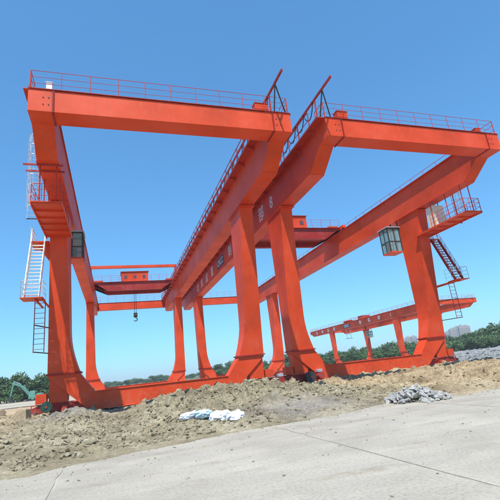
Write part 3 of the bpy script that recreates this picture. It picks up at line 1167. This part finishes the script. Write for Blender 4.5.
# wind brace hoops on the left cantilever (dark pipes under the girder)
for yy, dz in ((2.2, -0.25), (3.0, -0.3)):
    hb = MB()
    hb.bar((-0.75, yy + 1.2, HT - GH - 0.10), (GW + 0.25, yy + 1.2, HT - GH - 0.10), 0.07, 0.10)
    hb.build('hanger_bar', 'maroon', A_)

# lettering on the faces turned to the left
ys = [46.1, 42.6, 38.8, 35.1]
for ch_, y in zip('龙辉起重', ys):
    lettering('lettering', ch_, -0.014, y, HT - 1.42, 1.5, gB[0], 'white', 0.018)
lp = MB().box(-0.016, -0.003, 28.3, 31.9, HT - 2.0, HT - 0.75).build('logo_plate', 'navy', gB[0])
lettering('lettering', 'CRCC', -0.024, 30.1, HT - 1.38, 1.15, gB[0], 'white', 0.02)
for ch_, y in zip('制梁一部', (25.1, 21.2, 17.3, 13.4)):
    lettering('lettering', ch_, -0.014, y, HT - 1.42, 1.5, gB[0], 'white', 0.018)
lettering('number', '8', -0.014, 10.7, HT - 1.38, 1.45, gB[0], 'white', 0.03)
for ch_, y in zip('龙辉起重', (48.6, 45.0, 41.4, 38.0)):
    lettering('lettering', ch_, -0.014, y, CHT - 0.75, 0.95, gC[0], 'white', 0.02)
MB().box(-0.016, -0.003, 29.6, 33.0, CHT - 1.2, CHT - 0.3).build('logo_plate', 'navy', gC[0])
lettering('lettering', 'CRCC', -0.024, 31.3, CHT - 0.76, 0.95, gC[0], 'white', 0.02)
for ch_, y in zip('制梁部1', (24.7, 20.8, 16.8, 12.4)):
    lettering('lettering', ch_, -0.014, y, CHT - 0.75, 0.95, gC[0], 'white', 0.02)


def reel(root, x, y, z, rad, mat='green'):
    m = MB()
    for yy in (y, y + 0.22):
        m.tube((x, yy, z), (x, yy + 0.03, z), rad, 24)
    rr = m.build('cable_reel', mat, root)
    MB().tube((x, y + 0.032, z), (x, y + 0.218, z), rad * 0.8, 24).build('cable_winding', 'black', rr)
    MB().tube((x, y - 0.04, z), (x, y - 0.002, z), rad * 0.22, 12).build('hub', 'maroon', rr)


reel(A_, 0.0, YN - 0.75, 0.82, 0.33)
reel(B_, 0.9, YN - 0.8, 0.7, 0.42, 'dark')
# drive motors with pale casings beside the middle legs
for root, x in ((A_, W + 1.15), (B_, 1.95)):
    m = MB().tube((x, YN - 0.5, 0.72), (x, YN + 0.25, 0.72), 0.25, 16)
    mm = m.build('hoist_motor', 'maroon', root)
    MB().box(x - 0.2, x + 0.2, YN - 0.35, YN + 0.1, 0.98, 1.2).build('terminal_box', 'grey_motor', mm, 0.02)
    MB().box(x - 0.3, x + 0.3, YN - 0.45, YN + 0.2, 0.2, 0.46).build('motor_foot', 'maroon', mm)

# running rails for the cranes
for y, nm in ((YN + 0.6, 'near'), (YF + 0.6, 'far')):
    rl = MB()
    rl.box(-60, 120, y - 0.075, y + 0.075, 0.0, 0.02)
    rl.box(-60, 120, y - 0.018, y + 0.018, 0.021, 0.075)
    rl.box(-60, 120, y - 0.036, y + 0.036, 0.076, 0.11)
    structure(rl.build('crane_rail', 'steel'))


# ------------------------------------------------------------------ hoist trolleys
def trolley(x, y, z, gauge, k, label, hook_z, bar=False):
    """rides on the girder tops; local origin mid-span at rail level"""
    t = empty('hoist_trolley', (x, y, z), label, 'hoist trolley', 'hoist trolleys on the crane girders')
    h = gauge / 2
    for yy in (-1.7 * k, 1.5 * k):
        pr_ = [(-h - 0.3, 0.06), (-h + 1.0 * k, 0.06), (-h + 2.6 * k, -0.95 * k), (h - 2.6 * k, -0.95 * k), (h - 1.0 * k, 0.06), (h + 0.3, 0.06), (h + 0.3, 0.42 * k), (-h - 0.3, 0.42 * k)]
        n = len(pr_)
        vs = [(a, yy, b) for a, b in pr_] + [(a, yy + 0.5 * k, b) for a, b in pr_]
        qs = [(0, 1, 6, 7), (1, 2, 3, 4), (1, 4, 5, 6)]
        qs = [(0, 1, 7), (1, 2, 7), (2, 3, 6, 7), (3, 4, 6), (4, 5, 6)]
        fs = qs + [tuple(i + n for i in q)[::-1] for q in qs] + [((i + 1) % n, i, n + i, n + (i + 1) % n) for i in range(n)]
        MB().add(vs, fs).build('cross_beam', 'maroon', t)
    for sx in (-1, 1):
        ec = MB().box(sx * h - 0.22 * k, sx * h + 0.22 * k, -2.1 * k, 2.3 * k, 0.43 * k, 0.80 * k)
        e = ec.build('end_carriage', 'red', t, 0.02)
        for yy in (-1.85 * k, 2.05 * k):
            MB().tube((sx * h - 0.08, yy, 0.22 * k), (sx * h + 0.08, yy, 0.22 * k), 0.22 * k, 16).build('wheel', 'dark', e)
        MB().box(sx * (h - 1.9 * k), sx * (h - 0.5 * k), -1.5 * k, -0.6 * k, 0.43 * k + 0.04, 0.80 * k).build('drive_box', 'red', t, 0.02)
    MB().box(-h + 0.4, h - 0.4, -1.9 * k, 2.1 * k, 0.42 * k + 0.002, 0.42 * k + 0.036).build('deck', 'maroon', t)
    MB().box(-h + 2.0 * k, h - 2.0 * k, -1.18 * k, 1.48 * k, -0.35 * k, -0.30 * k).build('lower_deck', 'maroon', t)
    hw, z0, z1 = 2.15 * k, 0.46 * k, 2.15 * k
    hs = MB().box(-hw, hw, -1.3 * k, 1.5 * k, z0, z1).build('machinery_house', 'red', t, 0.02)
    MB().box(-hw - 0.1, hw + 0.1, -1.42 * k, 1.62 * k, z1 + 0.002, z1 + 0.09).build('roof', 'maroon', hs)
    for i in (-1, 0, 1):
        wn = MB().box(i * 1.45 * k - 0.24 * k, i * 1.45 * k + 0.24 * k, -1.3 * k - 0.03, -1.3 * k - 0.002, z0 + 0.62 * k, z0 + 1.1 * k)
        wn.build('window', 'win', hs)
    for sx in (-1, 1):
        MB().box(sx * (hw + 0.002), sx * (hw + 0.03), -0.25 * k, 0.25 * k, z0 + 0.62 * k, z0 + 1.1 * k).build('window', 'win', hs)
    railing(t, (-h + 0.5, -1.85 * k, 0.45 * k), (h - 0.5, -1.85 * k, 0.45 * k), 11, 1.05 * k, 'red_pipe', 'railing', 0.018)
    rp = MB()
    for dx in (-0.14, 0.14):
        rp.tube((dx * k, 0.2, -0.36 * k), (dx * k, 0.2, hook_z + 0.9 * k), 0.035 * k, 6)
    rp.build('hoist_rope', 'black', t)
    hk = MB()
    hk.box(-0.28 * k, 0.28 * k, 0.0, 0.4, hook_z + 0.25 * k, hook_z + 0.95 * k)
    hk.tube((-0.3 * k, 0.2, hook_z + 0.6 * k), (0.3 * k, 0.2, hook_z + 0.6 * k), 0.34 * k, 16)
    b = hk.build('hook_block', 'dark', t)
    hm = MB()
    pts = [Vector((0.0, 0.2, hook_z + 0.25 * k))] + [Vector((0.26 * k * math.sin(a), 0.2, hook_z - 0.12 * k + 0.26 * k * math.cos(a))) for a in [0.3 * i for i in range(0, 15)]]
    for p, q in zip(pts, pts[1:]):
        hm.tube(p, q, 0.075 * k, 8)
    hm.build('hook', 'dark', b)
    if bar:
        m = MB()
        m.box(-h - 0.2, h + 0.2, -0.25, 0.15, 3.15, 3.60)
        m.box(h - 0.15, h + 0.15, -0.2, 0.1, 0.8, 3.148)
        m.box(-h - 0.15, -h + 0.15, -0.2, 0.1, 0.8, 3.148)
        m.build('overhead_bar', 'red', t)
    return t


RZ = HT + 0.16
trolley(W / 2, 49.6, RZ, W - GW, 1.0, 'red hoist trolley with machinery house on the left crane, hook hanging below', -5.4, True)
trolley(XB + W / 2, 24.2, RZ, W - GW, 1.0, 'red hoist trolley with machinery house on the right-hand crane, partly behind its leg', -4.6)
trolley(61.5 + CW / 2, 44 + 31.5, CHT + 0.16, CW - 0.75, 0.62, 'small dark red hoist trolley on the far smaller crane', -2.2)


# ------------------------------------------------------------------ loose things on the ground
rk = random.Random(21)


def rock_mesh(rnd, name, lo=0.45):
    """angular broken slab: a box cut by random planes"""
    bm = bmesh.new()
    bmesh.ops.create_cube(bm, size=1)
    bmesh.ops.scale(bm, vec=(1.0, rnd.uniform(0.5, 0.85), rnd.uniform(0.28, lo)), verts=bm.verts)
    for _ in range(4):
        nrm = Vector((rnd.uniform(-1, 1), rnd.uniform(-1, 1), rnd.uniform(-1, 1))).normalized()
        geom = list(bm.verts) + list(bm.edges) + list(bm.faces)
        bmesh.ops.bisect_plane(bm, geom=geom, plane_co=nrm * rnd.uniform(0.24, 0.38), plane_no=nrm, clear_outer=True)
        ed = [e for e in bm.edges if e.is_boundary]
        if ed:
            bmesh.ops.holes_fill(bm, edges=ed)
    for v in bm.verts:
        v.co += Vector((rnd.uniform(-1, 1), rnd.uniform(-1, 1), rnd.uniform(-1, 1))) * 0.03
    bmesh.ops.recalc_face_normals(bm, faces=bm.faces)
    me = bpy.data.meshes.new(name)
    bm.to_mesh(me)
    bm.free()
    me.materials.append(MT['rock'])
    return me


rocks = [rock_mesh(rk, 'concrete_block') for _ in range(10)]
# tipped pile of broken concrete at the road edge
PC = (14.55, -7.0)
spots = []
for i in range(210):
    a = rk.uniform(0, 6.283)
    q = rk.random() ** 0.6
    lx, ly = 1.15 * q * math.cos(a), 0.85 * q * math.sin(a)
    hh = max(0, 0.55 * (1 - q) + 0.02) * rk.uniform(0.55, 1.0)
    spots.append((lx, ly, hh, q))
for lx, ly, hh, q in spots:
    x, y = PC[0] + lx * 0.8 + ly * 0.6, PC[1] - lx * 0.6 + ly * 0.8
    g = max(0.0, float(heap(np.array([x]), np.array([y]))[0]))
    s = rk.uniform(0.10, 0.25)
    o = bpy.data.objects.new('concrete_block', rocks[rk.randrange(10)])
    COL.objects.link(o)
    o.location = (x, y, g * 0.5 + hh + s * 0.12)
    o.rotation_euler = (rk.uniform(-0.7, 0.7), rk.uniform(-0.7, 0.7), rk.uniform(0, 6.28))
    o.scale = (s * 1.25, s, s * rk.uniform(0.8, 1.2))
    tag(o, 'broken pale grey block in the rubble pile at the road edge', 'concrete block', 'broken blocks in the rubble pile')


def sack(x, y, z, s, rz, mat, label, seed):
    rnd = random.Random(seed)
    bm = bmesh.new()
    bmesh.ops.create_icosphere(bm, subdivisions=5, radius=1)
    ph = [(Vector((rnd.uniform(-1, 1), rnd.uniform(-1, 1), rnd.uniform(-1, 1))).normalized(), rnd.uniform(2.5, 8), rnd.uniform(0, 6)) for _ in range(9)]
    for v in bm.verts:
        c = v.co.copy()
        f = 1.0
        for d, fr, p in ph:
            f += 0.040 * (1 - 2 * abs(math.sin(d.dot(c) * fr + p)))
        e = 0.75
        v.co = Vector((math.copysign(abs(c.x) ** e, c.x) * 1.0, math.copysign(abs(c.y) ** e, c.y) * 0.66, c.z * 0.42)) * f
        if c.x > 0.55:                       # gathered neck
            t = (c.x - 0.55) / 0.45
            v.co.y *= 1 - 0.75 * t
            v.co.z *= 1 - 0.5 * t
            v.co.x += 0.25 * t
    me = bpy.data.meshes.new('sack')
    bm.to_mesh(me)
    bm.free()
    for p in me.polygons:
        p.use_smooth = True
    me.materials.append(MT[mat])
    o = bpy.data.objects.new('plastic_sack', me)
    COL.objects.link(o)
    o.location = (x, y, z)
    o.rotation_euler = (rnd.uniform(-.25, .25), rnd.uniform(-.25, .25), rz)
    o.scale = (s, s, s)
    tag(o, label, 'plastic sack', 'discarded sacks at the foot of the earth heap')


def gz(x, y):
    return max(0.0, float(heap(np.array([x]), np.array([y]))[0]))


for x, y, s, rz, m, lb in ((6.55, -5.0, .36, .4, 'sack', 'crumpled white sack, leftmost at the foot of the earth heap'),
                           (6.98, -5.35, .40, 2.0, 'sack_blue', 'pale blue plastic sack between white sacks by the heap'),
                           (7.45, -6.0, .42, -.5, 'sack', 'largest white sack at the road edge below the heap'),
                           (7.95, -6.25, .36, 1.0, 'sack', 'crumpled white sack, rightmost at the foot of the heap')):
    sack(x, y, gz(x, y) + s * 0.3, s, rz, m, lb, int(x * 100))

# upright-cut block of packed earth and a pale boulder at far left
bk = MB()
bk.loft([[(-1.75, 6.3, -0.1), (-0.52, 6.3, -0.1), (-0.52, 8.0, -0.1), (-1.75, 8.0, -0.1)], [(-1.38, 6.4, 0.55), (-0.54, 6.34, 0.5), (-0.53, 7.9, 0.55), (-1.35, 7.9, 0.5)], [(-0.98, 6.5, 0.98), (-0.58, 6.42, 0.95), (-0.57, 7.8, 0.9), (-1.0, 7.8, 0.96)]])
bo = bk.build('earth_block', 'dirt_block', None, 0.05)
tag(bo, 'tan wedge of packed earth cut upright beside the left leg wheels', 'earth block')
for i, (x, y, s, lb) in enumerate(((-2.05, 7.2, 0.38, 'pale tan boulder at the left edge beside the earth wedge'), (-2.6, 5.4, 0.30, 'small brown rock at the lower left edge'), (3.2, 4.6, 0.3, 'dark grey lump of earth on the grey mound below the beam'))):
    bm = bmesh.new()
    bmesh.ops.create_icosphere(bm, subdivisions=3, radius=1)
    rnd = random.Random(i + 40)
    ds = [(Vector((rnd.uniform(-1, 1), rnd.uniform(-1, 1), rnd.uniform(-1, 1))).normalized(), rnd.uniform(0.55, 0.85)) for _ in range(9)]
    for v in bm.verts:
        for d, lim in ds:
            e = v.co.dot(d) - lim
            if e > 0:
                v.co -= d * e
    me = bpy.data.meshes.new('boulder')
    bm.to_mesh(me)
    bm.free()
    me.materials.append(MT['dirt_block' if i < 2 else 'dirt'])
    o = bpy.data.objects.new('boulder', me)
    COL.objects.link(o)
    o.location = (x, y, gz(x, y) + s * 0.4)
    o.scale = (s, s * 0.9, s * 0.75)
    o.rotation_euler = (0, 0, i)
    tag(o, lb, 'rock')

# timber boards lying by the right-hand saddle beam
for i, (x, y, rz, lb) in enumerate(((21.5, 9.3, 0.02, 'long weathered board lying under the right-hand saddle beam'), (18.2, 8.9, -0.1, 'short dark board on the earth by the middle wheels'))):
    ln = (4.5, 1.6)[i]
    o = MB().box(-ln / 2, ln / 2, -0.11, 0.11, 0, 0.05).build('timber_board', 'steel', None, 0.008)
    o.location = (x, y, gz(x, y) + 0.06)
    o.rotation_euler = (0, 0, rz)
    tag(o, lb, 'board')

# ------------------------------------------------------------------ excavator far left
EX = empty('excavator', (-16.7, 110.0, -0.5), 'teal-green excavator with raised boom among the trees far left', 'excavator')
ex = MB()
ex.box(-1.3, 1.9, -1.2, 1.2, 1.05, 1.9)
ex.box(0.6, 2.1, -1.15, 1.15, 1.902, 2.3)
ex.build('body', 'teal', EX, 0.08)
c = MB().loft([[(-1.2, -1.1, 1.9), (0.3, -1.1, 1.9), (0.3, 0.0, 1.9), (-1.2, 0.0, 1.9)], [(-1.25, -1.1, 2.6), (0.3, -1.1, 2.6), (0.3, 0, 2.6), (-1.25, 0, 2.6)], [(-0.9, -1.05, 3.1), (0.25, -1.05, 3.1), (0.25, -0.05, 3.1), (-0.9, -0.05, 3.1)]]).build('cab', 'teal', EX)
MB().box(-0.85, 0.1, -1.13, -1.102, 2.15, 2.85).build('window', 'glass', c)
for yy in (-1.25, 0.65):
    MB().prism([(-2.0, 0.35), (-1.6, 0.0), (1.8, 0.0), (2.2, 0.35), (2.2, 0.6), (1.8, 0.9), (-1.6, 0.9), (-2.0, 0.6)], 'y', yy, yy + 0.6).build('track', 'dark', EX)
bm_ = MB()
bm_.bar((-1.0, 0.4, 1.8), (-2.9, 0.4, 4.4), 0.42, 0.6)
bm_.bar((-2.8, 0.4, 4.3), (-5.6, 0.4, 5.6), 0.40, 0.5)
bm_.build('boom', 'teal', EX)
MB().bar((-5.2, 0.4, 5.9), (-5.9, 0.4, 2.0), 0.34, 0.42).build('stick', 'teal', EX)
MB().tube((-1.6, 0.4, 2.0), (-3.4, 0.4, 4.3), 0.09).tube((-3.4, 0.4, 5.0), (-5.3, 0.4, 6.0), 0.08).build('ram', 'grey_motor', EX)
MB().prism([(-5.6, 2.1), (-6.1, 2.0), (-6.5, 1.2), (-6.0, 0.7), (-5.3, 0.9), (-5.5, 1.5)], 'y', -0.1, 0.9).build('bucket', 'dark', EX)


# ------------------------------------------------------------------ trees
def crown_mesh(seed, name):
    rnd = np.random.default_rng(seed)
    lobes = []
    for i in range(11):
        a = rnd.random() * 6.283
        rr = rnd.random() ** 0.5 * 0.62
        z = rnd.uniform(0.14, 0.86)
        lobes.append((rr * math.cos(a) * (1.15 - z * 0.6), rr * math.sin(a) * (1.15 - z * 0.6), z, rnd.uniform(0.20, 0.36)))
    lobes.append((0, 0, 0.78, 0.3))
    V, F = [], []
    for lx, ly, lz, lr in lobes:
        n = 130
        d = rnd.normal(size=(n, 3))
        d /= np.linalg.norm(d, axis=1)[:, None]
        rad = lr * rnd.random(n) ** 0.28
        c = np.array([lx, ly, lz]) + d * rad[:, None] * np.array([1, 1, 0.8])
        nr = d + rnd.normal(scale=0.6, size=(n, 3))
        nr /= np.linalg.norm(nr, axis=1)[:, None]
        t1 = np.cross(nr, rnd.normal(size=(n, 3)))
        t1 /= np.linalg.norm(t1, axis=1)[:, None]
        t2 = np.cross(nr, t1)
        s = rnd.uniform(0.035, 0.07, n)[:, None]
        q = np.stack([c - t1 * s, c - t2 * s * 0.6, c + t1 * s, c + t2 * s * 0.6], 1).reshape(-1, 3)
        o = len(V)
        V += q.tolist()
        F += [(o + 4 * i, o + 4 * i + 1, o + 4 * i + 2, o + 4 * i + 3) for i in range(n)]
    me = bpy.data.meshes.new(name)
    me.from_pydata(V, [], F)
    me.update()
    me.materials.append(MT['leaf'])
    return me


CROWNS = [crown_mesh(i, 'crown') for i in range(6)]
tm = MB()
tm.tube((0, 0, -0.02), (0.01, 0, 0.45), 0.035, 7, 0.022)
for a in range(5):
    e = Vector((0.33 * math.cos(a * 1.26), 0.33 * math.sin(a * 1.26), 0.68 + 0.05 * a))
    tm.tube((0.01, 0, 0.25 + 0.04 * a), e, 0.016, 5, 0.006)
TRUNK = tm.mesh('trunk')
TRUNK.materials.append(MT['bark'])
tr_ = random.Random(9)


def tree(az, d, h, wd, label, group):
    x, y = CAM.x + d * math.sin(az), CAM.y + d * math.cos(az)
    t = empty('tree', (x, y, -0.05), label, 'tree', group)
    t.rotation_euler = (0, 0, tr_.uniform(0, 6.28))
    t.scale = (wd, wd, h)
    share('trunk', TRUNK, (0, 0, 0), t)
    share('crown', CROWNS[tr_.randrange(6)], (0, 0, 0), t)


def az_of(u):
    v = 397.7 - 0.1105 * u                       # the horizon line in the photograph
    d = fw + r2 * ((u - 250) / FPX) - u2 * ((v - 250) / FPX)
    return math.atan2(d.x, d.y)


def tree_row(u0, u1, n, d0, d1, h0, h1, ww, label, group):
    for i in range(n):
        u = u0 + (u1 - u0) * (i + 0.5) / n + tr_.uniform(-0.4, 0.4) * (u1 - u0) / n
        h = tr_.uniform(h0, h1)
        tree(az_of(u), tr_.uniform(d0, d1), h, h * ww * tr_.uniform(0.8, 1.2), label, group)


tree_row(-40, 66, 16, 148, 172, 5.5, 8.6, 0.75, 'dark green bushy tree in the row at far left', 'trees at far left')
tree_row(-60, 66, 18, 140, 147, 3.5, 5.5, 1.2, 'low dark shrub-like tree in front of the far left row', 'low trees at far left')
tree_row(70, 300, 60, 380, 520, 3.5, 6.5, 1.7, 'tiny distant tree on the horizon between the left crane legs', 'distant trees on the horizon')
tree_row(208, 320, 16, 230, 290, 5.0, 8.0, 0.9, 'green tree in the distance behind the middle legs', 'trees behind the middle legs')
tree_row(208, 320, 14, 215, 228, 2.5, 4.0, 1.6, 'low green shrub-like tree in front of those behind the middle legs', 'low trees behind the middle legs')
tree_row(300, 440, 30, 200, 250, 5.5, 8.0, 0.85, 'green tree in the belt behind the far smaller crane', 'trees behind the far crane')
tree_row(300, 440, 26, 185, 198, 3.0, 4.6, 1.5, 'low leafy tree in front of the belt behind the far crane', 'low trees behind the far crane')
tree_row(436, 480, 16, 215, 260, 5.0, 7.5, 0.9, 'green tree in the belt right below the distant towers', 'trees below the distant towers')
tree_row(475, 540, 20, 215, 260, 7.5, 11.0, 0.75, 'taller green tree in the belt at the right edge', 'trees at the right edge')
tree_row(436, 540, 34, 195, 212, 3.5, 5.5, 1.3, 'low leafy tree at the front of the right-hand belt', 'low trees beyond the stone yard')


# ------------------------------------------------------------------ distant apartment blocks
def tower(u, d, w_, dp, h, mat, label):
    az = az_of(u)
    t = empty('apartment_block', (CAM.x + d * math.sin(az), CAM.y + d * math.cos(az), -0.05), label, 'building', 'distant apartment blocks')
    t.rotation_euler = (0, 0, -0.55)
    MB().box(-w_ / 2, w_ / 2, 0, dp, 0, h).build('wall', mat, t)
    rf = MB().box(-w_ / 2 - 0.4, w_ / 2 + 0.4, -0.4, dp + 0.4, h + 0.01, h + 1.0).build('roof', mat, t)
    MB().box(-w_ * 0.18, w_ * 0.18, dp * 0.3, dp * 0.7, h + 1.01, h + 4.5).build('stair_head', mat, rf)
    nb = 4
    for i in range(nb):
        x = -w_ / 2 + w_ * (i + 0.5) / nb
        b = MB().box(x - w_ * 0.07, x + w_ * 0.07, -1.3, -0.01, 3, h - 1.5)
        bb = b.build('balcony_stack', mat, t)
        wm = MB().box(x - w_ * 0.055, x + w_ * 0.055, -1.36, -1.302, 0, 1.7).mesh('window')
        wm.materials.append(MT['win'])
        z = 4.5
        while z < h - 4:
            share('window', wm, (0, 0, z), bb)
            z += 3.0


for u, d, w_, h, m, lb in ((452, 1180, 15, 40, 'tower_b', 'leftmost hazy grey tower block right of the right-hand leg'), (456.8, 1150, 14, 45, 'tower_a', 'beige hazy tower second from left in the right-hand cluster'),
                           (461.5, 1180, 15, 49, 'tower_b', 'grey hazy tower in the middle of the right-hand cluster'), (466.3, 1150, 14, 50, 'tower_a', 'beige hazy tower, tallest of the right-hand cluster'),
                           (471.3, 1170, 14, 49, 'tower_a', 'rightmost hazy beige tower of the cluster'), (406, 1250, 15, 38, 'tower_b', 'hazy tower block left of the right-hand leg, left one'),
                           (411.5, 1250, 15, 42, 'tower_a', 'hazy tower block left of the right-hand leg, middle one'), (417, 1240, 14, 42, 'tower_b', 'hazy tower block hard against the right-hand leg')):
    tower(u, d, w_, 14, h, m, lb)

# ------------------------------------------------------------------ haze
hz = MB().box(-3100, 4300, -1600, 4300, -1.2, 62)
m = bpy.data.materials.new('haze')
m.use_nodes = True
t = m.node_tree
t.nodes.remove(t.nodes['Principled BSDF'])
pv = t.nodes.new('ShaderNodeVolumePrincipled')
pv.inputs['Color'].default_value = (0.86, 0.95, 1.0, 1)
pv.inputs['Density'].default_value = 0.00034
t.links.new(pv.outputs[0], t.nodes['Material Output'].inputs['Volume'])
MT['haze'] = m
ho = hz.build('haze', 'haze')
ho['kind'] = 'stuff'
ho['label'] = 'thin pale haze filling the air over the site'
ho['category'] = 'haze'
